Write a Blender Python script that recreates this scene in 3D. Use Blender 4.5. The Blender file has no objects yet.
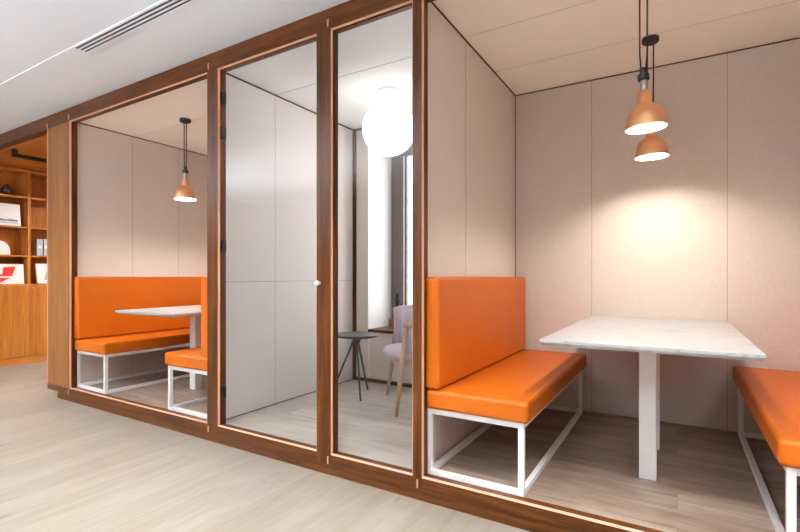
import bpy, bmesh, math, random
from mathutils import Vector, Matrix
random.seed(7)
S = bpy.context.scene
C = S.collection
PI = math.pi

# ------------------------------------------------------------------ colours / materials
def lin(r, g, b):
    f = lambda c: (c/255/12.92) if c/255 <= .04045 else ((c/255+.055)/1.055)**2.4
    return (f(r), f(g), f(b), 1)

def new_mat(name):
    m = bpy.data.materials.new(name); m.use_nodes = True
    nt = m.node_tree
    return m, nt, nt.nodes['Principled BSDF']

def plain(name, rgb, rough=.5, metal=0, coat=0, noise=.0, nscale=6):
    m, nt, b = new_mat(name)
    b.inputs['Base Color'].default_value = lin(*rgb)
    b.inputs['Roughness'].default_value = rough
    b.inputs['Metallic'].default_value = metal
    b.inputs['Coat Weight'].default_value = coat
    if noise:
        tc = nt.nodes.new('ShaderNodeTexCoord'); n = nt.nodes.new('ShaderNodeTexNoise')
        n.inputs['Scale'].default_value = nscale; n.inputs['Detail'].default_value = 3
        mr = nt.nodes.new('ShaderNodeMapRange')
        mr.inputs['To Min'].default_value = 1-noise; mr.inputs['To Max'].default_value = 1+noise
        hs = nt.nodes.new('ShaderNodeHueSaturation'); hs.inputs['Color'].default_value = lin(*rgb)
        nt.links.new(tc.outputs['Object'], n.inputs['Vector'])
        nt.links.new(n.outputs['Fac'], mr.inputs['Value']); nt.links.new(mr.outputs['Result'], hs.inputs['Value'])
        nt.links.new(hs.outputs['Color'], b.inputs['Base Color'])
    return m

def wood(name, dark, mid, light, axis='Z', rough=.38, scale=1.0, bump=.05):
    m, nt, b = new_mat(name)
    N = nt.nodes.new; L = nt.links.new
    tc = N('ShaderNodeTexCoord'); mp = N('ShaderNodeMapping')
    sc = {'X': (.55, 9, 9), 'Y': (9, .55, 9), 'Z': (9, 9, .55)}[axis]
    mp.inputs['Scale'].default_value = [s*scale for s in sc]
    n1 = N('ShaderNodeTexNoise'); n1.inputs['Scale'].default_value = 2.2; n1.inputs['Detail'].default_value = 6
    n1.inputs['Roughness'].default_value = .65; n1.inputs['Distortion'].default_value = .6
    mp2 = N('ShaderNodeMapping'); mp2.inputs['Scale'].default_value = [s*scale*4 for s in sc]
    n2 = N('ShaderNodeTexNoise'); n2.inputs['Scale'].default_value = 4; n2.inputs['Detail'].default_value = 4
    mix = N('ShaderNodeMath'); mix.operation = 'MULTIPLY_ADD'; mix.inputs[1].default_value = .35
    r = N('ShaderNodeValToRGB')
    e = r.color_ramp.elements
    e[0].position = .42; e[0].color = lin(*dark); e[1].position = .92; e[1].color = lin(*light)
    k = e.new(.66); k.color = lin(*mid)
    L(tc.outputs['Object'], mp.inputs['Vector']); L(mp.outputs['Vector'], n1.inputs['Vector'])
    L(tc.outputs['Object'], mp2.inputs['Vector']); L(mp2.outputs['Vector'], n2.inputs['Vector'])
    L(n2.outputs['Fac'], mix.inputs[0]); L(n1.outputs['Fac'], mix.inputs[2])
    L(mix.outputs['Value'], r.inputs['Fac']); L(r.outputs['Color'], b.inputs['Base Color'])
    b.inputs['Roughness'].default_value = rough; b.inputs['Specular IOR Level'].default_value = .22
    bp = N('ShaderNodeBump'); bp.inputs['Strength'].default_value = bump; bp.inputs['Distance'].default_value = .002
    L(n2.outputs['Fac'], bp.inputs['Height']); L(bp.outputs['Normal'], b.inputs['Normal'])
    return m

def planks(name, cols, along='Y', w=.19, ln=1.9, rough=.42, gap=.0006):
    m, nt, b = new_mat(name)
    N = nt.nodes.new; L = nt.links.new
    tc = N('ShaderNodeTexCoord'); mp = N('ShaderNodeMapping')
    if along == 'Y': mp.inputs['Rotation'].default_value = (0, 0, PI/2)
    br = N('ShaderNodeTexBrick')
    br.inputs['Scale'].default_value = 1; br.inputs['Brick Width'].default_value = ln
    br.inputs['Row Height'].default_value = w; br.inputs['Mortar Size'].default_value = gap
    br.inputs['Mortar Smooth'].default_value = .4
    br.offset = .37; br.offset_frequency = 2
    br.inputs['Color1'].default_value = (0, 0, 0, 1); br.inputs['Color2'].default_value = (1, 1, 1, 1)
    br.inputs['Mortar'].default_value = (.5, .5, .5, 1)
    L(tc.outputs['Object'], mp.inputs['Vector']); L(mp.outputs['Vector'], br.inputs['Vector'])
    # grain, shifted plank by plank
    add = N('ShaderNodeVectorMath'); add.operation = 'MULTIPLY_ADD'
    add.inputs[1].default_value = (3, 7, 11)
    L(br.outputs['Color'], add.inputs[0]); L(mp.outputs['Vector'], add.inputs[2])
    m2 = N('ShaderNodeMapping'); m2.inputs['Scale'].default_value = (.8, 6, 1)
    L(add.outputs['Vector'], m2.inputs['Vector'])
    n = N('ShaderNodeTexNoise'); n.inputs['Scale'].default_value = 2.6; n.inputs['Detail'].default_value = 6
    n.inputs['Distortion'].default_value = .7; n.inputs['Roughness'].default_value = .62
    L(m2.outputs['Vector'], n.inputs['Vector'])
    m3 = N('ShaderNodeMapping'); m3.inputs['Scale'].default_value = (2.2, 8, 1)
    L(add.outputs['Vector'], m3.inputs['Vector'])
    kn = N('ShaderNodeTexNoise'); kn.inputs['Scale'].default_value = 1.1; kn.inputs['Detail'].default_value = 2
    L(m3.outputs['Vector'], kn.inputs['Vector'])
    ma = N('ShaderNodeMath'); ma.operation = 'MULTIPLY_ADD'; ma.inputs[1].default_value = .2
    L(br.outputs['Color'], ma.inputs[0]); L(n.outputs['Fac'], ma.inputs[2])
    r = N('ShaderNodeValToRGB'); e = r.color_ramp.elements
    e[0].position = .34; e[0].color = lin(*cols[0]); e[1].position = .85; e[1].color = lin(*cols[2])
    k = e.new(.58); k.color = lin(*cols[1])
    L(ma.outputs['Value'], r.inputs['Fac'])
    kr = N('ShaderNodeValToRGB'); e = kr.color_ramp.elements
    e[0].position = .20; e[0].color = (.5, .42, .36, 1); e[1].position = .31; e[1].color = (1, 1, 1, 1)
    L(kn.outputs['Fac'], kr.inputs['Fac'])
    mul = N('ShaderNodeMixRGB'); mul.blend_type = 'MULTIPLY'; mul.inputs['Fac'].default_value = .8
    L(r.outputs['Color'], mul.inputs['Color1']); L(kr.outputs['Color'], mul.inputs['Color2'])
    seam = N('ShaderNodeMixRGB'); seam.blend_type = 'MIX'; seam.inputs['Color2'].default_value = lin(*[c*.62 for c in cols[0]])
    L(br.outputs['Fac'], seam.inputs['Fac']); L(mul.outputs['Color'], seam.inputs['Color1'])
    L(seam.outputs['Color'], b.inputs['Base Color'])
    b.inputs['Roughness'].default_value = rough
    bp = N('ShaderNodeBump'); bp.inputs['Strength'].default_value = .06; bp.inputs['Distance'].default_value = .002
    L(n.outputs['Fac'], bp.inputs['Height']); L(bp.outputs['Normal'], b.inputs['Normal'])
    return m

def linen(name, rgb, amt=.06):
    m, nt, b = new_mat(name)
    N = nt.nodes.new; L = nt.links.new
    tc = N('ShaderNodeTexCoord')
    outs = []
    for sc in ((330, 330, 45), (55, 55, 330)):
        mp = N('ShaderNodeMapping'); mp.inputs['Scale'].default_value = sc
        n = N('ShaderNodeTexNoise'); n.inputs['Scale'].default_value = 1; n.inputs['Detail'].default_value = 3
        L(tc.outputs['Object'], mp.inputs['Vector']); L(mp.outputs['Vector'], n.inputs['Vector']); outs.append(n.outputs['Fac'])
    a = N('ShaderNodeMath'); a.operation = 'ADD'
    L(outs[0], a.inputs[0]); L(outs[1], a.inputs[1])
    mr = N('ShaderNodeMapRange'); mr.inputs['From Min'].default_value = .6; mr.inputs['From Max'].default_value = 1.4
    mr.inputs['To Min'].default_value = 1-amt*1.6; mr.inputs['To Max'].default_value = 1+amt*1.6
    hs = N('ShaderNodeHueSaturation'); hs.inputs['Color'].default_value = lin(*rgb)
    L(a.outputs['Value'], mr.inputs['Value']); L(mr.outputs['Result'], hs.inputs['Value'])
    L(hs.outputs['Color'], b.inputs['Base Color'])
    b.inputs['Roughness'].default_value = .9
    b.inputs['Sheen Weight'].default_value = .15
    bp = N('ShaderNodeBump'); bp.inputs['Strength'].default_value = .25; bp.inputs['Distance'].default_value = .001
    L(a.outputs['Value'], bp.inputs['Height']); L(bp.outputs['Normal'], b.inputs['Normal'])
    return m

def leather(name, rgb):
    m, nt, b = new_mat(name)
    N = nt.nodes.new; L = nt.links.new
    tc = N('ShaderNodeTexCoord'); n = N('ShaderNodeTexNoise'); n.inputs['Scale'].default_value = 3; n.inputs['Detail'].default_value = 3
    v = N('ShaderNodeTexVoronoi'); v.inputs['Scale'].default_value = 320
    mr = N('ShaderNodeMapRange'); mr.inputs['To Min'].default_value = .93; mr.inputs['To Max'].default_value = 1.07
    hs = N('ShaderNodeHueSaturation'); hs.inputs['Color'].default_value = lin(*rgb)
    L(tc.outputs['Object'], n.inputs['Vector']); L(tc.outputs['Object'], v.inputs['Vector'])
    L(n.outputs['Fac'], mr.inputs['Value']); L(mr.outputs['Result'], hs.inputs['Value']); L(hs.outputs['Color'], b.inputs['Base Color'])
    b.inputs['Roughness'].default_value = .42
    b.inputs['Specular IOR Level'].default_value = .28
    bp = N('ShaderNodeBump'); bp.inputs['Strength'].default_value = .12; bp.inputs['Distance'].default_value = .0008
    L(v.outputs['Distance'], bp.inputs['Height']); L(bp.outputs['Normal'], b.inputs['Normal'])
    return m

def marble(name):
    m, nt, b = new_mat(name)
    N = nt.nodes.new; L = nt.links.new
    tc = N('ShaderNodeTexCoord'); mp = N('ShaderNodeMapping'); mp.inputs['Scale'].default_value = (1.0, 2.6, 1)
    mp.inputs['Rotation'].default_value = (0, 0, .35)
    n = N('ShaderNodeTexNoise'); n.inputs['Scale'].default_value = 2.4; n.inputs['Detail'].default_value = 7; n.inputs['Distortion'].default_value = 1.2
    L(tc.outputs['Object'], mp.inputs['Vector']); L(mp.outputs['Vector'], n.inputs['Vector'])
    s = N('ShaderNodeMath'); s.operation = 'SUBTRACT'; s.inputs[1].default_value = .5
    ab = N('ShaderNodeMath'); ab.operation = 'ABSOLUTE'
    L(n.outputs['Fac'], s.inputs[0]); L(s.outputs['Value'], ab.inputs[0])
    r = N('ShaderNodeValToRGB'); e = r.color_ramp.elements
    e[0].position = 0; e[0].color = lin(150, 150, 150); e[1].position = .03; e[1].color = lin(172, 172, 172)
    L(ab.outputs['Value'], r.inputs['Fac'])
    n2 = N('ShaderNodeTexNoise'); n2.inputs['Scale'].default_value = 3.4; n2.inputs['Detail'].default_value = 2
    L(tc.outputs['Object'], n2.inputs['Vector'])
    r2 = N('ShaderNodeValToRGB'); e = r2.color_ramp.elements
    e[0].position = .27; e[0].color = (.7, .7, .68, 1); e[1].position = .33; e[1].color = (1, 1, 1, 1)
    L(n2.outputs['Fac'], r2.inputs['Fac'])
    mul = N('ShaderNodeMixRGB'); mul.blend_type = 'MULTIPLY'; mul.inputs['Fac'].default_value = .7
    L(r.outputs['Color'], mul.inputs['Color1']); L(r2.outputs['Color'], mul.inputs['Color2'])
    L(mul.outputs['Color'], b.inputs['Base Color'])
    b.inputs['Roughness'].default_value = .35
    return m

def emit(name, rgb, strength):
    m = bpy.data.materials.new(name); m.use_nodes = True; nt = m.node_tree
    nt.nodes.remove(nt.nodes['Principled BSDF'])
    e = nt.nodes.new('ShaderNodeEmission'); e.inputs['Color'].default_value = (*rgb, 1); e.inputs['Strength'].default_value = strength
    nt.links.new(e.outputs[0], nt.nodes['Material Output'].inputs[0])
    return m

def glass(name, tint=(.97, .98, .985), ior=1.3):
    m = bpy.data.materials.new(name); m.use_nodes = True; nt = m.node_tree
    nt.nodes.remove(nt.nodes['Principled BSDF'])
    t = nt.nodes.new('ShaderNodeBsdfTransparent'); t.inputs['Color'].default_value = (*tint, 1)
    g = nt.nodes.new('ShaderNodeBsdfGlossy'); g.inputs['Roughness'].default_value = .0
    f = nt.nodes.new('ShaderNodeFresnel')
    ge = nt.nodes.new('ShaderNodeNewGeometry'); mr = nt.nodes.new('ShaderNodeMapRange')   # same reflectance on both faces of the pane
    mr.inputs['To Min'].default_value = ior; mr.inputs['To Max'].default_value = 1/ior
    nt.links.new(ge.outputs['Backfacing'], mr.inputs['Value']); nt.links.new(mr.outputs['Result'], f.inputs['IOR'])
    mx = nt.nodes.new('ShaderNodeMixShader')
    nt.links.new(f.outputs[0], mx.inputs[0]); nt.links.new(t.outputs[0], mx.inputs[1]); nt.links.new(g.outputs[0], mx.inputs[2])
    nt.links.new(mx.outputs[0], nt.nodes['Material Output'].inputs[0])
    return m

WD, WM, WL = (48, 22, 5), (82, 43, 13), (112, 64, 26)
M = dict(
    wood_v=wood('stained_oak_upright', WD, WM, WL, 'Z'),
    wood_h=wood('stained_oak_level', WD, WM, WL, 'X'),
    wood_y=wood('stained_oak_deep', WD, WM, WL, 'Y'),
    panel=wood('oak_veneer', (110, 68, 33), (130, 83, 43), (147, 99, 57), 'Z', rough=.45),
    case=wood('bookcase_veneer', (150, 86, 28), (184, 112, 42), (204, 134, 60), 'Z', rough=.45),
    case_y=wood('bookcase_shelf_veneer', (150, 86, 28), (184, 112, 42), (204, 134, 60), 'Y', rough=.45),
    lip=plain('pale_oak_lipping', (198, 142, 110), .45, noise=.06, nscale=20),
    floor=planks('pale_oak_floor', ((126, 113, 98), (137, 125, 111), (147, 136, 123)), 'Y', gap=.0006),
    bfloor=planks('booth_oak_floor', ((116, 96, 80), (145, 124, 107), (172, 152, 134)), 'X'),
    rfloor=planks('room_oak_floor', ((154, 141, 129), (176, 163, 151), (192, 181, 170)), 'X'),
    linen=linen('linen_panel', (215, 202, 190)),
    linen_l=linen('light_linen_panel', (214, 205, 199), .03),
    bceil=linen('cream_ceiling_panel', (250, 244, 236), .02),
    white=plain('white_paint', (232, 232, 232), .7),
    ceil=plain('ceiling_paint', (226, 233, 242), .8),
    rceil=plain('room_ceiling_paint', (228, 226, 224), .8),
    seam_light=plain('fine_ceiling_seam', (196, 174, 156), .9),
    gap=plain('dark_shadow_gap', (84, 56, 40), .8),
    seam=plain('panel_seam', (150, 128, 112), .9),
    leather=leather('orange_leather', (186, 90, 11)),
    steel=plain('white_powder_coat', (246, 245, 243), .4),
    marble=marble('white_marble'),
    black=plain('black_metal', (26, 24, 23), .45),
    brass=plain('brushed_silver', (200, 196, 188), .3, 1),
    bulb=emit('lamp_glow', (1, .90, .79), 255),
    reflector=plain('cream_enamel', (250, 226, 196), .5),
    globe=emit('opal_glow', (1, .97, .93), 2.0),
    glass=glass('clear_glass'),
    taupe=plain('taupe_window_paint', (112, 102, 96), .5),
    darkmetal=plain('charcoal_metal', (70, 74, 74), .4),
    lav=linen('lavender_felt', (196, 180, 190), .05),
    ash=wood('ash_wood', (158, 128, 96), (190, 160, 126), (206, 180, 148), 'Z', rough=.5),
    paper=plain('white_paper', (238, 234, 226), .6),
    red=plain('red_ink', (214, 40, 26), .6),
    vase=plain('dark_glazed_clay', (66, 56, 50), .35, noise=.3, nscale=12),
    silver=plain('grey_paper', (176, 178, 180), .4),
    brasswood=plain('tan_block', (170, 120, 70), .5),
)
def copper():
    m, nt, b = new_mat('brushed_copper')
    b.inputs['Base Color'].default_value = lin(255, 196, 146); b.inputs['Metallic'].default_value = 1
    b.inputs['Roughness'].default_value = .31; b.inputs['Anisotropic'].default_value = .5
    return m
M['copper'] = copper()

# ------------------------------------------------------------------ mesh helpers
def box(bm, x0, x1, y0, y1, z0, z1):
    v = [bm.verts.new(p) for p in ((x0,y0,z0),(x1,y0,z0),(x1,y1,z0),(x0,y1,z0),(x0,y0,z1),(x1,y0,z1),(x1,y1,z1),(x0,y1,z1))]
    for f in ((0,3,2,1),(4,5,6,7),(0,1,5,4),(1,2,6,5),(2,3,7,6),(3,0,4,7)): bm.faces.new([v[i] for i in f])
def ring_loft(bm, rings, closed=True, caps=True):
    R = [[bm.verts.new(p) for p in r] for r in rings]; n = len(R[0])
    for a, b in zip(R, R[1:]):
        for i in range(n if closed else n-1):
            j = (i+1) % n; bm.faces.new((a[i], a[j], b[j], b[i]))
    if caps:
        bm.faces.new(R[0][::-1]); bm.faces.new(R[-1])
def lathe(bm, prof, cx=0, cy=0, cz=0, n=40, caps=True):
    ring_loft(bm, [[(cx+r*math.cos(2*PI*i/n), cy+r*math.sin(2*PI*i/n), cz+z) for i in range(n)] for r, z in prof], True, caps)
def tube(bm, pts, rad, n=10, caps=True, squash=1.0):
    pts = [Vector(p) for p in pts]; rings = []
    rr = rad if isinstance(rad, (list, tuple)) else [rad]*len(pts)
    for i, p in enumerate(pts):
        t = (pts[min(i+1, len(pts)-1)]-pts[max(i-1, 0)]).normalized()
        up = Vector((0,0,1)) if abs(t.z) < .95 else Vector((1,0,0))
        s = t.cross(up).normalized(); u = s.cross(t).normalized()
        rings.append([p+s*(rr[i]*math.cos(2*PI*k/n))+u*(rr[i]*squash*math.sin(2*PI*k/n)) for k in range(n)])
    ring_loft(bm, rings, True, caps)
def obj(name, bm, mat, parent=None, smooth=False, bevel=0, seg=2, loc=None):
    bmesh.ops.recalc_face_normals(bm, faces=bm.faces)
    me = bpy.data.meshes.new(name); bm.to_mesh(me); bm.free()
    me.materials.append(mat)
    o = bpy.data.objects.new(name, me); C.objects.link(o)
    if smooth:
        for p in me.polygons: p.use_smooth = True
    if bevel:
        md = o.modifiers.new('edge', 'BEVEL'); md.width = bevel; md.segments = seg; md.limit_method = 'ANGLE'; md.angle_limit = math.radians(40)
        if seg > 2:
            for p in me.polygons: p.use_smooth = True
            md.harden_normals = True
    if parent: o.parent = parent
    if loc: o.location = loc
    return o
def bx(name, mat, *dims, parent=None, bevel=0, seg=2):
    bm = bmesh.new(); box(bm, *dims); return obj(name, bm, mat, parent, bevel=bevel, seg=seg)
def tag(o, label, cat, group=None, kind=None):
    o['label'] = label; o['category'] = cat
    if group: o['group'] = group
    if kind: o['kind'] = kind
    return o
def thing(name, label, cat, loc, rz=0, group=None):
    o = bpy.data.objects.new(name, None); C.objects.link(o); o.empty_display_size = .1
    o.location = loc; o.rotation_euler = (0,0,rz)
    return tag(o, label, cat, group)
def struct(name, mat, *dims, label=None, cat=None, bevel=0):
    o = bx(name, mat, *dims, bevel=bevel)
    return tag(o, label or name, cat or name.split('_')[0], kind='structure')
def structs(name, mat, boxes, label, cat, bevel=0):
    bm = bmesh.new()
    for b in boxes: box(bm, *b)
    return tag(obj(name, bm, mat, bevel=bevel), label, cat, kind='structure')
def dup(root, loc, label, group=None):
    r = root.copy(); C.objects.link(r); r.location = loc; r['label'] = label
    if group: r['group'] = group
    for ch in list(root.children):
        c = ch.copy(); C.objects.link(c); c.parent = r
        for g in ch.children:
            d = g.copy(); C.objects.link(d); d.parent = c
    return r

# ------------------------------------------------------------------ key planes (metres)
YF = 2.155          # front of the timber facade
YI = 2.222          # back of the timber frame
ZT, ZH, ZS = 2.795, 2.668, .126   # corridor ceiling, opening head, sill top
ZB = .122           # raised booth floor
YB = 3.917          # booth back wall
OFF = -3.80         # far booth is this far along the facade
CZ, AZ, RZ = 2.745, 2.69, 2.71    # ceilings: near booth, far booth, room
XL, XR = -1.194, .893              # near booth side walls

# ------------------------------------------------------------------ setting
struct('floor', M['floor'], -10, 4.5, -3.2, 6.2, -.08, 0, label='pale oak plank floor of the corridor', cat='floor')
struct('floor_booth', M['bfloor'], XL-.02, XR+.1, YI, YB+.02, .001, ZB, label='raised grey oak floor of the near booth', cat='floor')
struct('floor_booth', M['bfloor'], XL+OFF-.02, -2.905, YI, YB+.02, .001, ZB, label='raised oak floor of the far left booth', cat='floor')
struct('floor_room', M['rfloor'], -2.905, XL-.02, YI, 3.89, .001, ZB, label='raised pale oak floor of the glazed room', cat='floor')
struct('ceiling', M['ceil'], -10, 4.5, -3.2, YF+.02, ZT, ZT+.1, label='white plaster ceiling of the corridor', cat='ceiling')
struct('ceiling_booth', M['bceil'], XL-.02, XR+.1, YI-.03, YB+.02, CZ, ZT+.1, label='cream panelled ceiling of the near booth', cat='ceiling')
struct('ceiling_booth', M['bceil'], XL+OFF-.02, -2.905, YI-.03, YB+.02, AZ, ZT+.1, label='cream panelled ceiling of the far left booth', cat='ceiling')
struct('ceiling_room', M['rceil'], -2.905, XL-.02, YI-.03, 3.89, RZ, ZT+.1, label='white ceiling of the glazed room', cat='ceiling')
struct('ceiling_passage', M['case_y'], -8.1, -5.2, YF+.09, 4.3, ZH, ZT+.1, label='brown wood soffit over the passage by the bookcase', cat='ceiling')
# strip in the corridor ceiling that carries the air diffuser
struct('trim_1', M['ceil'], -10, 2.5, 1.592, 1.712, ZT-.004, ZT+.02, label='flat white strip along the corridor ceiling', cat='trim')
# walls
def panel_wall(name, mat, dims, seams, label):
    o = struct(name, mat, *dims, label=label, cat='wall')
    if seams: 
        bm = bmesh.new()
        for s in seams: box(bm, *s)
        obj('panel_seam', bm, M['seam'], o)
    return o
s = .0015
panel_wall('wall_left', M['linen'], (XL-.008, XL, YI-.005, YB+.05, ZB, CZ), [(XL-.01, XL+.0006, 2.83-s, 2.83+s, ZB, CZ)], 'linen panelled left wall of the near booth')
panel_wall('wall_back', M['linen'], (XL-.02, XR+.1, YB, YB+.1, ZB-.1, CZ), [(x-s, x+s, YB-.0006, YB+.01, ZB, CZ) for x in (-.581, .297)], 'linen panelled back wall of the near booth')
struct('wall_right', M['linen'], XR, XR+.05, YI-.005, YB+.05, ZB, CZ, label='linen panelled right wall of the near booth', cat='wall')
panel_wall('wall_left', M['linen'], (XL+OFF-.05, XL+OFF, YI-.005, YB+.05, ZB, AZ), [(XL+OFF-.01, XL+OFF+.0006, y-s, y+s, ZB, AZ) for y in (2.767, 3.30)], 'linen panelled left wall of the far booth')
struct('wall_back', M['linen'], XL+OFF-.02, -2.905, YB, YB+.1, ZB-.1, AZ, label='linen panelled back wall of the far booth', cat='wall')
struct('wall_right', M['linen'], -2.925, -2.905, YI-.005, YB+.05, ZB, AZ, label='linen panelled right wall of the far booth', cat='wall')
panel_wall('wall_left', M['linen_l'], (-2.905, -2.885, YI-.005, 3.97, ZB, RZ),
    [(-2.89, -2.8844, 2.781-s, 2.781+s, ZB, RZ), (-2.89, -2.8844, YI, 3.87, 1.15-s, 1.15+s)], 'pale fabric panelled left wall of the glazed room')
struct('wall_right', M['linen_l'], -1.222, XL-.008, YI-.005, 3.97, ZB, RZ, label='pale fabric right wall of the glazed room', cat='wall')
# room back wall with the window recess
WX0, WX1, WZ0, WZ1, WY = -2.70, -1.42, .655, 2.63, 4.31
wb = bmesh.new()
box(wb, -2.93, WX0, 3.87, 4.4, 0, RZ); box(wb, WX1, XL-.03, 3.87, 4.4, 0, RZ); box(wb, WX0, WX1, 3.87, 4.4, WZ1, RZ)
tag(obj('wall_back', wb, M['linen']), 'beige fabric back wall beside the window', 'wall', kind='structure')
struct('wall_under_window', M['linen'], WX0, WX1, 3.885, 4.4, 0, WZ0-.03, label='beige panelling below the window sill', cat='wall')
structs('trim_2', M['white'], [(WX0, WX0+.006, 3.866, WY, WZ0, WZ1), (WX1-.006, WX1, 3.866, WY, WZ0, WZ1), (WX0, WX1, 3.875, WY, WZ1-.006, WZ1), (WX0, WX0+.006, 3.866, 3.89, ZB, WZ0)],
        'white lining of the window recess', 'trim')
struct('baseboard_back', M['wood_h'], -2.885, XL-.05, 3.858, 3.872, ZB, ZB+.035, label='thin brown baseboard below the window', cat='baseboard')
struct('trim_3', M['wood_v'], -2.886, -2.846, 3.855, 3.875, ZB, RZ, label='brown wood strip in the corner of the glazed room', cat='trim')
g = .006
structs('trim_4', M['gap'], [(XL-.001, XL+g, YI, YB, CZ-g*1.4, CZ+.001), (XL, XR, YB-g, YB+.001, CZ-g*1.4, CZ+.001), (XL-.001, XL+.004, YB-.004, YB+.001, ZB, CZ)], 'dark shadow gap round the near booth ceiling', 'trim')
structs('trim_5', M['gap'], [(XL+OFF-.001, XL+OFF+g, YI, YB, AZ-g*1.6, AZ+.001), (XL+OFF, -2.925, YB-g, YB+.001, AZ-g*1.6, AZ+.001)], 'dark shadow gap round the far booth ceiling', 'trim')
structs('trim_6', M['wood_y'], [(-2.886, -2.885+g*1.3, YI, 3.87, RZ-g*1.8, RZ+.001), (-2.885, XL-.05, 3.87-g*1.5, 3.871, RZ-g*2.6, RZ+.001), (-2.886, -2.885+g*.6, YI, 3.87, ZB, ZB+.006)], 'thin brown bead round the glazed room ceiling', 'trim')
structs('trim_7', M['seam_light'], [(XL, XR, 2.795, 2.798, CZ-.0006, CZ+.01), (XL, XR, 3.385, 3.388, CZ-.0006, CZ+.01)], 'fine seams in the near booth ceiling', 'trim')
structs('trim_8', M['seam_light'], [(XL+OFF, -2.925, 2.795, 2.798, AZ-.0006, AZ+.01)], 'fine seam in the far booth ceiling', 'trim')
structs('trim_9', M['gap'], [(-2.885, XL-.05, 2.783, 2.787, RZ-.0006, RZ+.01)], 'dark seam in the glazed room ceiling', 'trim')
# corridor ends behind the camera
struct('wall_corridor', M['taupe'], -10, 4.5, -3.3, -3.2, 0, ZT, label='unseen dark taupe wall across the corridor', cat='wall')  # out of view; coloured dark to cut the fill light on the booths
struct('wall_end', M['white'], 4.4, 4.5, -3.2, YF, 0, ZT, label='unseen wall added at the near corridor end to block daylight', cat='wall')  # out of view; added to keep side daylight off the bench fronts
struct('wall_passage', M['panel'], -8.2, -8.06, -3.2, 4.4, 0, ZT, label='wood wall behind the bookcase', cat='wall')
struct('wall_passage_back', M['panel'], -8.1, -5.0, 4.3, 4.4, 0, ZT, label='wood wall at the end of the passage', cat='wall')

# timber facade ---------------------------------------------------------------
struct('trim_10', M['wood_h'], -8.1, 1.3, YF, YI, ZH, ZT+.01, label='brown oak head beam along the top of the booths', cat='trim')
struct('trim_11', M['wood_h'], -5.416, 1.3, YF, YI, .068, ZS, label='brown oak sill along the bottom of the booths', cat='trim')
struct('trim_12', M['wood_h'], -5.21, 1.3, YF+.008, YI, 0, .068, label='brown oak plinth under the sill', cat='baseboard')
struct('trim_13', M['panel'], -5.40, -5.05, YF+.003, YB, ZS, ZH, label='wide veneered pier at the left end of the booths', cat='trim')
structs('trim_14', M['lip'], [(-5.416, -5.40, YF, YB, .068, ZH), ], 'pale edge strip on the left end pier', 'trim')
MULL = [(-2.917, -2.801, 'post between the far booth and the glass door'), (-1.882, -1.772, 'post between the glass door and the fixed pane'),
        (-1.211, -1.157, 'post between the fixed pane and the near booth')]
for i, (a, b, t) in enumerate(MULL):
    struct('trim_%d' % (15+i), M['wood_v'], a, b, YF-.002, YI, ZS-.062, ZH+.001, label='brown oak ' + t, cat='trim')
struct('trim_25', M['panel'], -5.05, -4.972, YF+.003, YI-.006, ZS, ZH, label='veneered pier edge beside the far booth', cat='trim')
struct('trim_18', M['wood_v'], -4.972, -4.954, YF-.002, YI, ZS-.062, ZH+.001, label='narrow brown oak post left of the far booth', cat='trim')
struct('trim_19', M['wood_v'], .872, 1.3, YF-.002, YI, ZS-.062, ZH+.001, label='brown oak post right of the near booth', cat='trim')
lw = .009
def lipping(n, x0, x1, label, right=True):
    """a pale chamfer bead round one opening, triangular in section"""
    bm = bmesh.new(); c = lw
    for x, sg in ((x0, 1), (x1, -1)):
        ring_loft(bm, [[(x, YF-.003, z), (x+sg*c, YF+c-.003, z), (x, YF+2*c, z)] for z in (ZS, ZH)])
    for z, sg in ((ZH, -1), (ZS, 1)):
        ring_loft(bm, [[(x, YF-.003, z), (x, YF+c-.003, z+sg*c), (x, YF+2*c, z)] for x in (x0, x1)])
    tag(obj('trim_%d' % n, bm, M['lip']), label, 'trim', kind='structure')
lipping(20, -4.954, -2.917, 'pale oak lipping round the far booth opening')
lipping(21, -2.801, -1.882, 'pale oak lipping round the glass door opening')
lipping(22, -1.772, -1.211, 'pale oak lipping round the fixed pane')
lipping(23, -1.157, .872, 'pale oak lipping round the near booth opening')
glint_pegs = []
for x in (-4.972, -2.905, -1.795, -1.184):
    glint_pegs += [(x-.005, x+.005, YF-.005, YF+.01, ZH+.018, ZH+.062), (x-.005, x+.005, YF-.005, YF+.01, ZS-.058, ZS-.012)]
glint_pegs += [(-5.416, -5.404, YF-.005, YF+.01, ZH+.004, ZH+.05)]
structs('trim_24', M['lip'], glint_pegs, 'short pale inserts standing for glints in the frame joints', 'trim')  # highlights in the joints, put in as pale solid marks

# glass door and fixed pane
d = bx('door_1', M['glass'], -2.788, -1.888, YF+.030, YF+.040, ZS+.006, ZH-.012)
tag(d, 'clear glass door with black hinges in the brown frame', 'door', kind='structure')
for z in (2.47, 2.219, 1.409, .362):
    bm = bmesh.new(); box(bm, -2.806, -2.776, YF+.020, YF+.052, z-.042, z+.042)
    obj('hinge', bm, M['black'], d, bevel=.003)
bm = bmesh.new()
for r, y0, y1 in ((.008, YF-.022, YF+.002), (.014, YF-.034, YF-.020)):
    ring_loft(bm, [[(-1.858+r*math.cos(2*PI*k/20), y, 1.151+r*math.sin(2*PI*k/20)) for k in range(20)] for y in (y0, y1)])
kb = obj('door_knob', bm, M['steel'], d, smooth=False); kb['label'] = 'small silver knob on the wood post'
w2 = bx('window_2', M['glass'], -1.768, -1.215, YF+.030, YF+.040, ZS+.003, ZH-.003)
tag(w2, 'tall clear fixed glass pane right of the door', 'window', kind='structure')
bm = bmesh.new()
for b in ((-1.772,-1.761), (-1.222,-1.211)): box(bm, b[0], b[1], YF+.022, YF+.05, ZS, ZH)
box(bm, -1.772, -1.211, YF+.022, YF+.05, ZH-.01, ZH)
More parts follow.
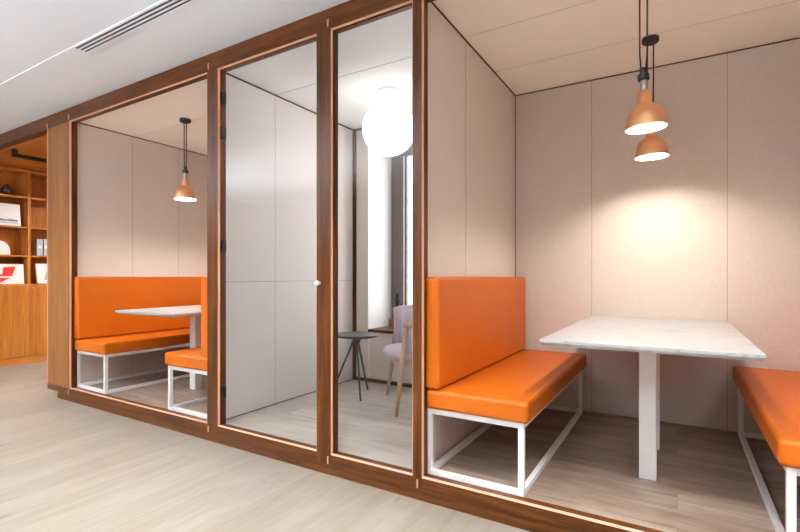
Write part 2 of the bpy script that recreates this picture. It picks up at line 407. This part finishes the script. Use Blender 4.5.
obj('glazing_bead', bm, M['wood_v'], w2)

# outer window of the room
w1 = thing('window_1', 'daylight window with taupe frame behind the glazed room', 'window', (WX0, WY, WZ0)); w1['kind'] = 'structure'
W = WX1-WX0; Hh = WZ1-WZ0
bm = bmesh.new()
box(bm, 0, .05, 0, .07, .0, Hh); box(bm, W-.05, W, 0, .07, 0, Hh); box(bm, .05, W-.05, 0, .07, Hh-.05, Hh); box(bm, .05, W-.05, 0, .07, 0, .06)
obj('frame', bm, M['taupe'], w1, bevel=.003)
bm = bmesh.new()
box(bm, .05, .155, -.012, .05, .06, Hh-.05); box(bm, W-.155, W-.05, -.012, .05, .06, Hh-.05)
box(bm, .155, W-.155, -.012, .05, Hh-.14, Hh-.05); box(bm, .155, W-.155, -.012, .05, .06, .15)
sash = obj('sash', bm, M['taupe'], w1, bevel=.003)
bm = bmesh.new(); box(bm, .155, .178, .0, .045, .15, Hh-.14); obj('white_bead', bm, M['white'], sash)
bm = bmesh.new(); box(bm, .178, .192, .0, .045, .15, Hh-.14); obj('gasket', bm, M['black'], sash)
bm = bmesh.new(); box(bm, .15, W-.15, .02, .026, .14, Hh-.13); obj('pane', bm, M['glass'], sash)
bm = bmesh.new()
box(bm, .075, .105, -.024, -.012, .20, .35); tube(bm, [(.09, -.02, .29), (.09, -.06, .285), (.13, -.065, .275), (.15, -.065, .26)], .008)
obj('handle', bm, M['black'], w1)
bm = bmesh.new(); box(bm, -.0, W, 3.862-WY, .0, -.03, 0); obj('sill', bm, M['wood_h'], w1, bevel=.003)
bm = bmesh.new(); box(bm, .0, .035, -.06, -.012, 0, .075)
tag(obj('wooden_block', bm, M['brasswood'], loc=(WX0+.012, WY, WZ0)), 'small tan wooden block at the end of the window sill', 'block')

# ------------------------------------------------------------------ air diffuser in the corridor ceiling
v = thing('air_diffuser', 'long white slotted air diffuser in the corridor ceiling', 'air vent', (-3.61, 1.64, ZT-.004))
LV = 3.2
bm = bmesh.new(); box(bm, 0, LV, -.036, .040, -.0015, .003); obj('backing', bm, M['black'], v)
bm = bmesh.new()
for y0, y1 in ((-.046, -.033), (.037, .050)): box(bm, -.012, LV, y0, y1, -.003, .004)
box(bm, -.012, 0, -.046, .05, -.003, .004); obj('frame', bm, M['ceil'], v)
for y in (-.0115, .0165):
    bm = bmesh.new(); box(bm, 0, LV, y-.0065, y+.0065, -.003, .0); obj('slat', bm, M['ceil'], v)

# ------------------------------------------------------------------ benches
def make_bench(sx, name, label, group):
    r = thing(name, label, 'bench', (0,0,0), 0, group)
    X = lambda a, b: (a, b) if sx > 0 else (-b, -a)
    W, y0, L, H, t = .530, .014, 1.64, .3585, .028
    fr = bmesh.new()
    for (a, b) in ((0, t), (W-t, W)):
        for (c, d_) in ((y0, y0+t), (L-t, L)): box(fr, *X(a, b), c, d_, t, H-t)
        box(fr, *X(a, b), y0, L, 0, t); box(fr, *X(a, b), y0, L, H-t, H)
    for (c, d_) in ((y0, y0+t), (L-t, L)):
        for (z, zz) in ((0, t), (H-t, H)): box(fr, *X(t, W-t), c, d_, z, zz)
    obj('frame', fr, M['steel'], r, bevel=.0015)
    bm = bmesh.new(); box(bm, *X(0, .558), -.006, 1.66, H, .463); cu = obj('seat_cushion', bm, M['leather'], r, bevel=.022, seg=5)
    bm = bmesh.new(); box(bm, *X(0, .090), -.012, 1.62, .466, 1.066); obj('backrest', bm, M['leather'], r, bevel=.020, seg=5)
    return r
BY = 2.206
bl = make_bench(1, 'upholstered_bench', 'orange leather bench with high backrest, left of the near marble table', 'orange booth benches')
bl.location = (-1.166, BY, ZB)
br = make_bench(-1, 'upholstered_bench', 'orange leather bench cut off by the right edge of the photo', 'orange booth benches')
br.location = (.880, BY, ZB)
dup(bl, (-1.18+OFF, BY, ZB), 'orange leather bench along the left wall of the far booth')
dup(br, (.832+OFF, BY, ZB), 'orange leather bench in the far booth, partly behind the wood post')

# ------------------------------------------------------------------ tables
def make_table():
    r = thing('dining_table', 'white marble table on two white posts in the near booth', 'table', (-.140, 3.093, ZB-.0), 0, 'marble booth tables')
    a, b = .437, .813
    bm = bmesh.new()
    ring_loft(bm, [[(sx*(a-i), sy*(b-i), z) for sx, sy in ((-1,-1),(1,-1),(1,1),(-1,1))] for i, z in ((.012, .734), (0, .748), (0, .762))])
    obj('tabletop', bm, M['marble'], r, bevel=.002)
    for y in (-.302, .198):
        bm = bmesh.new(); box(bm, -.035, .046, y-.036, y+.04, 0, .730); obj('leg', bm, M['steel'], r, bevel=.002)
    return r
tb = make_table()
dup(tb, (-.140+OFF, 3.08, ZB), 'white marble table between the benches of the far booth')

# ------------------------------------------------------------------ pendant lamps
def make_pendant(zc, rim, tilt=0, loc=(0,0,0), label=''):
    """origin on the ceiling; rim is the height of the shade mouth"""
    r = thing('pendant_lamp', label, 'pendant lamp', loc, 0, 'copper pendant lamps')
    z0 = rim - zc
    RM = Matrix.Rotation(math.radians(tilt), 3, Vector((-.514, .857, 0)))     # the shades hang a little askew
    def tl_(bm): bmesh.ops.rotate(bm, verts=bm.verts, cent=(0, 0, z0+.265), matrix=RM); return bm
    bm = bmesh.new(); lathe(bm, [(.046, -.030), (.051, -.025), (.051, 0)], n=32); obj('ceiling_rose', bm, M['black'], r, smooth=False, bevel=.002)
    for dx in (-.018, .018):
        bm = bmesh.new(); tube(bm, [(dx, 0, -.02), (dx*.95, 0, z0*.5), (dx*.55, 0, z0+.285)], .0042, 8); obj('cord', bm, M['black'], r, smooth=True)
    bm = bmesh.new()
    lathe(bm, [(.014, z0+.315), (.017, z0+.312), (.017, z0+.285), (.028, z0+.280), (.028, z0+.252), (.020, z0+.249)], n=28)
    obj('cord_grip', tl_(bm), M['black'], r)
    bm = bmesh.new()
    prof = [(.019, z0+.190)]
    for k in range(6): prof += [(.019, z0+.192+k*.010), (.0175, z0+.196+k*.010), (.0175, z0+.199+k*.010), (.019, z0+.2015+k*.010)]
    lathe(bm, prof, n=28); obj('lamp_holder', tl_(bm), M['brass'], r)
    outer = [(.019,.193),(.030,.193),(.033,.189),(.033,.135),(.036,.127),(.048,.118),(.066,.103),(.083,.080),(.089,.055),(.095,.028),(.098,.0)]
    bm = bmesh.new(); lathe(bm, [(a, z0+z) for a, z in outer], n=48, caps=False)
    sh = obj('lamp_shade', tl_(bm), M['copper'], r, smooth=True)
    bm = bmesh.new(); lathe(bm, [(max(a-.003, .004), z0+z-.002*(z > .01)) for a, z in outer[3:]], n=48, caps=False)
    obj('shade_lining', tl_(bm), M['reflector'], sh, smooth=True)
    bm = bmesh.new()
    lathe(bm, [(.014, z0+.128), (.016, z0+.105), (.030, z0+.085), (.046, z0+.062), (.050, z0+.048), (.050, z0+.044)], n=32)
    bu = obj('bulb', tl_(bm), M['reflector'], r, smooth=True)
    bm = bmesh.new()
    lathe(bm, [(.049, z0+.0455), (.049, z0+.044), (.036, z0+.0405), (.018, z0+.0385), (.004, z0+.038)], n=32)
    obj('bulb_face', tl_(bm), M['bulb'], bu, smooth=True)
    return r
make_pendant(CZ, 1.965, -3, (-.152, 2.73, CZ), 'copper pendant lamp in the near booth, the front and larger-looking of two')
make_pendant(CZ, 1.970, -2, (-.151, 3.43, CZ), 'copper pendant lamp in the near booth, behind the front one, black ceiling rose in view')
make_pendant(AZ, 1.925, 0, (-.140+OFF-.085, 2.73, AZ), 'copper pendant lamp hanging in the far left booth')
make_pendant(AZ, 1.925, 0, (-.140+OFF-.055, 3.39, AZ), 'copper pendant lamp hidden behind the post of the far booth')

# ------------------------------------------------------------------ glazed room furniture
gl = thing('globe_pendant', 'large white glowing globe lamp hanging in the glazed room', 'pendant lamp', (-2.026, 3.204, RZ))
bm = bmesh.new(); lathe(bm, [(.088, -.026), (.096, -.018), (.096, 0)], n=36); obj('ceiling_rose', bm, M['white'], gl)
bm = bmesh.new(); tube(bm, [(0,0,-.02), (0,0,-.10)], .006); obj('stem', bm, M['white'], gl)
bm = bmesh.new(); bmesh.ops.create_uvsphere(bm, u_segments=48, v_segments=28, radius=.218, matrix=Matrix.Translation((0,0,-.312)))
obj('globe', bm, M['globe'], gl, smooth=True)

TX, TY = -2.47, 3.36
rt = thing('side_table', 'round dark grey side table on thin metal legs behind the glass', 'table', (TX, TY, ZB))
bm = bmesh.new(); lathe(bm, [(.186, .530), (.196, .536), (.196, .548), (.192, .552)], n=48); obj('tabletop', bm, M['darkmetal'], rt)
bm = bmesh.new(); lathe(bm, [(.028, .47), (.05, .53)], n=20); obj('hub', bm, M['darkmetal'], rt)
for fx, fy in ((-2.331, 3.228), (-2.508, 3.588), (-2.70, 3.285)):
    bm = bmesh.new(); a = Vector((fx-TX, fy-TY, 0)); tube(bm, [a*.06+Vector((0,0,.52)), a], [.011, .008], 10); obj('leg', bm, M['darkmetal'], rt, smooth=True)

# armchair: local +x is its front
ch = thing('armchair', 'lavender upholstered armchair with pale wooden legs behind the glass', 'chair', (-1.863, 3.402, ZB), math.atan2(-.62, -.78))
def sup(a, b, n=36, p=2.6, flare=0):
    out = []
    for k in range(n):
        t = 2*PI*k/n; c, s_ = math.cos(t), math.sin(t)
        out.append((a*abs(c)**(2/p)*(1 if c >= 0 else -1), b*abs(s_)**(2/p)*(1 if s_ >= 0 else -1)))
    return out
bm = bmesh.new()
ring_loft(bm, [[(x*k+.022, y*k, z) for x, y in sup(.27, .255)] for k, z in ((.80,.395),(.93,.402),(.99,.420),(1,.440),(.985,.462),(.93,.478),(.80,.487),(.4,.492))])
obj('seat', bm, M['lav'], ch, smooth=True)
bm = bmesh.new(); ring_loft(bm, [[(x*k, y*k, z) for x, y in sup(.225, .235)] for k, z in ((.96,.355),(1,.36),(1,.392),(.97,.396))]); obj('seat_rail', bm, M['ash'], ch)
bm = bmesh.new()
rings = []; n = 30
for k in range(n+1):
    a = math.radians(54 + (306-54)*k/n); R = .27
    edge = min(k, n-k)/6; hi = .815 - .02*max(0, 1-edge)**2; lo = .47
    ca, sa = math.cos(a), math.sin(a)
    ring = []
    for (dr, z) in ((0, lo), (.018, lo+.01), (.026, (lo+hi)/2), (.030, hi-.012), (.02, hi), (.0, hi+.004), (-.016, hi-.006), (-.018, (lo+hi)/2), (-.014, lo+.01)):
        rr = R + dr + .05*(z-lo); ring.append((rr*ca*.98, rr*sa, z))
    rings.append(ring)
ring_loft(bm, rings); obj('backrest', bm, M['lav'], ch, smooth=True)
bm = bmesh.new(); pts = []; rad = []
for k in range(33):
    a = math.radians(58 + 244*k/32); R = .315
    x = R*math.cos(a); 
    pts.append((x*(1.0 if x < 0 else .95), R*math.sin(a), .70 - .012*math.cos(a))); rad.append(.030 if k in (0, 32) else .024 if 4 < k < 28 else .032)
tube(bm, pts, rad, 12, squash=.8); obj('armrest', bm, M['ash'], ch, smooth=True)
for sy in (-1, 1):
    bm = bmesh.new(); tube(bm, [(.225, sy*.325, 0), (.18, sy*.292, .36), (.145, sy*.275, .69)], [.013, .021, .018], 12); obj('leg', bm, M['ash'], ch, smooth=True)
    bm = bmesh.new(); tube(bm, [(-.29, sy*.235, 0), (-.20, sy*.19, .37), (-.23, sy*.20, .69)], [.012, .020, .015], 12); obj('leg', bm, M['ash'], ch, smooth=True)

# ------------------------------------------------------------------ passage: bookcase and what stands in it
XB = -7.667; BD = .30
bc = thing('bookcase', 'tall orange brown wooden bookcase with cupboards below, at the far left', 'bookcase', (XB, 2.17, 0))
BL = 1.46; dv = 2.838-2.17
bm = bmesh.new()
box(bm, -BD, -BD+.015, 0, BL, .09, 2.655)
for y in (0, BL-.03): box(bm, -BD+.015, 0, y, y+.03, .09, 2.655)
box(bm, -BD+.015, 0, .03, BL-.03, 2.62, 2.655); obj('carcass', bm, M['case'], bc, bevel=.001)
bm = bmesh.new(); box(bm, -BD+.015, 0, dv-.012, dv+.020, 1.09, 2.62); obj('divider', bm, M['case'], bc)
for z in (1.075, 1.47, 1.862, 2.275):
    bm = bmesh.new(); box(bm, -BD+.015, .002 if z > 1.1 else .018, .03, BL-.03, z-.011, z+.011); obj('shelf', bm, M['case_y'], bc, bevel=.001)
for y0, y1, ky in ((.002, dv+.002, dv-.05), (dv+.006, BL-.002, dv+.036)):
    bm = bmesh.new(); box(bm, 0, .018, y0, y1, .10, 1.062); dr = obj('door', bm, M['case'], bc, bevel=.0015)
    if ky > dv:
        bm = bmesh.new(); ring_loft(bm, [[(x, ky+rr*math.cos(2*PI*k/14), 1.035+rr*math.sin(2*PI*k/14)) for k in range(14)] for x, rr in ((.018,.006),(.034,.006),(.036,.013),(.044,.012))])
        obj('knob', bm, M['brass'], dr)
bm = bmesh.new(); box(bm, -BD, .012, 0, BL, 0, .095); obj('plinth', bm, M['case_y'], bc)

def lean(name, label, cat, y0, y1, z, h, t, x, mat, tilt=.12, rz=0):
    o = thing(name, label, cat, (x, (y0+y1)/2, z + t*math.sin(tilt) + .0006), rz)
    bm = bmesh.new(); w = (y1-y0)/2; box(bm, -t, 0, -w, w, 0, h)
    bmesh.ops.rotate(bm, verts=bm.verts, cent=(0,0,0), matrix=Matrix.Rotation(-tilt, 3, 'Y'))
    obj('cover', bm, mat, o, bevel=.001)
    return o, w, tilt
def decal(o, name, mat, polys, tilt, off=.0012):
    bm = bmesh.new()
    for p in polys:
        a = [bm.verts.new((off, y, z)) for y, z in p]; b = [bm.verts.new((off-.001, y, z)) for y, z in p]
        n = len(a); bm.faces.new(a); bm.faces.new(b[::-1])
        for i in range(n): bm.faces.new((a[i], b[i], b[(i+1)%n], a[(i+1)%n]))
    bmesh.ops.rotate(bm, verts=bm.verts, cent=(0,0,0), matrix=Matrix.Rotation(-tilt, 3, 'Y'))
    return obj(name, bm, mat, o)
S1, S2, S3, S4 = 2.287, 1.874, 1.482, 1.087
bm = bmesh.new(); lathe(bm, [(.038,0),(.056,.02),(.066,.05),(.060,.085),(.040,.115),(.022,.135),(.024,.150),(.020,.150)], n=28)
vs = tag(obj('vase', bm, M['vase'], smooth=True, loc=(XB-.10, 2.625, S1)), 'small dark clay vase on the top shelf of the bookcase', 'vase')
o, w, t = lean('framed_print', 'white horizontal print with a dark landscape band on a bookcase shelf', 'picture', 2.30, 2.765, S2, .30, .02, XB-.05, M['paper'])
decal(o, 'printed_landscape', M['darkmetal'], [[(-.20,.062),(.20,.062),(.20,.084),(.12,.090),(.06,.082),(0,.094),(-.08,.084),(-.2,.088)]], t)
decal(o, 'printed_foreground', M['silver'], [[(-.20,.028),(.20,.028),(.20,.056),(-.20,.056)]], t)
bm = bmesh.new(); pr_ = [(.12*math.cos(a), .185*abs(math.sin(a))**.75) for a in [PI*k/20 for k in range(21)]]
ring_loft(bm, [[(x, y, z) for y, z in pr_] for x in (-.05, .05)])
tag(obj('arched_ornament', bm, M['paper'], bevel=.008, seg=3, loc=(XB-.09, 2.527, S3)), 'white arch-shaped ornament on the middle bookcase shelf', 'ornament')
for k, (y, h, m, lab) in enumerate(((2.978, .232, 'silver', 'upright grey book, front one of the pair on the right middle shelf'), (3.060, .238, 'silver', 'upright book behind the grey one on the right middle shelf'))):
    b_ = thing('book', lab, 'book', (XB-.03, y, S3), 0, 'books on the right middle shelf')
    bm = bmesh.new(); box(bm, -.17, 0, -.035, .035, 0, h); obj('cover', bm, M[m], b_, bevel=.003)
    bm = bmesh.new(); box(bm, -.165, .0012, -.02, .02, h*.45, h*.62); obj('spine_label', bm, M['paper'], b_)
o, w, t = lean('magazine', 'white magazine with a red chair on its cover, on the lowest open shelf', 'magazine', 2.36, 2.80, S4, .27, .015, XB-.04, M['paper'])
decal(o, 'printed_red_chair', M['red'], [[(-.005,.225),(.13,.24),(.10,.13),(-.02,.125)], [(-.16,.135),(.09,.128),(.10,.105),(-.15,.100)], [(-.14,.088),(.08,.082),(.02,.06),(-.03,.02),(-.08,.02)]], t)
o, w, t = lean('book', 'white book leaning in the lowest right compartment of the bookcase', 'book', 2.955, 3.20, S4, .285, .03, XB-.05, M['paper'], .2)
decal(o, 'printed_figure', M['silver'], [[(-.04,.05),(.06,.05),(.09,.17),(.02,.22),(-.02,.12)]], t)
# black linear lamp under the soffit
tl = thing('linear_pendant', 'black linear lamp hanging under the wood soffit by the bookcase', 'lamp', (-6.60, 2.28, ZH+.003))
bm = bmesh.new(); box(bm, -.022, .022, 0, 1.5, -.092, -.052); obj('bar', bm, M['black'], tl, bevel=.002)
for y in (0, 1.455):
    bm = bmesh.new(); box(bm, -.022, .022, y, y+.045, -.055, 0); obj('bracket', bm, M['black'], tl)

# ------------------------------------------------------------------ light
def area(name, loc, rot, sx, sy, power, col):
    l = bpy.data.lights.new(name, 'AREA'); l.shape = 'RECTANGLE'; l.size = sx; l.size_y = sy; l.energy = power; l.color = col
    o = bpy.data.objects.new(name, l); C.objects.link(o); o.location = loc; o.rotation_euler = rot; return o
def downlight(x, y, power, size=.2, z=ZT-.003, spread=90):
    l = bpy.data.lights.new('downlight', 'AREA'); l.shape = 'DISK'; l.size = size; l.energy = power; l.color = (.98, .99, 1); l.spread = math.radians(spread)
    o = bpy.data.objects.new('downlight', l); C.objects.link(o); o.location = (x, y, z)
for x, sz, p in ((-8.6, .2, 9), (-6.6, .2, 9), (-4.75, .2, 10), (-2.68, .08, 9), (-1.3, .14, 11), (.15, .14, 19), (1.6, .14, 14)): downlight(x, 1.15, p*.66, sz)
for x in (-9.2, -2.6, -.9, .8, 2.5): downlight(x, -1.4, 6, .6)  # unseen back row, added as fill light
downlight(-6.2, 3.3, 24, .12, ZH-.003, 170)  # hidden behind the pier, added to brighten the bookcase
for x, p in ((-7.5, 118), (-5.2, 118), (-2.9, 112), (-.6, 74), (1.7, 30)): area('ceiling_fill_light', (x, -.75, 2.35), (PI, 0, 0), 1.8, .12, p, (.86, .94, 1))  # unseen lights without fixtures, added to brighten the corridor ceiling
pl = area('window_daylight_portal', ((WX0+WX1)/2, WY+.12, (WZ0+WZ1)/2), (-PI/2, 0, 0), W, Hh, 1, (1,1,1)); pl.data.cycles.is_portal = True

wd = bpy.data.worlds.new('daylight'); S.world = wd; wd.use_nodes = True
bg = wd.node_tree.nodes['Background']; bg.inputs['Color'].default_value = (.99, .98, .97, 1); bg.inputs['Strength'].default_value = 3.3

# ------------------------------------------------------------------ camera
cd = bpy.data.cameras.new('camera'); cam = bpy.data.objects.new('camera', cd); C.objects.link(cam)
cd.sensor_width = 36; cd.lens = 462.5*36/800; cd.shift_y = 10.5/800; cd.clip_start = .05
cam.location = (0, 0, 1.19); cam.rotation_euler = (PI/2, 0, math.radians(30.95))
S.camera = cam
vs_ = S.view_settings; vs_.view_transform = 'Standard'; vs_.look = 'None'; vs_.gamma = 1; vs_.use_curve_mapping = False
vs_.exposure = 1.12
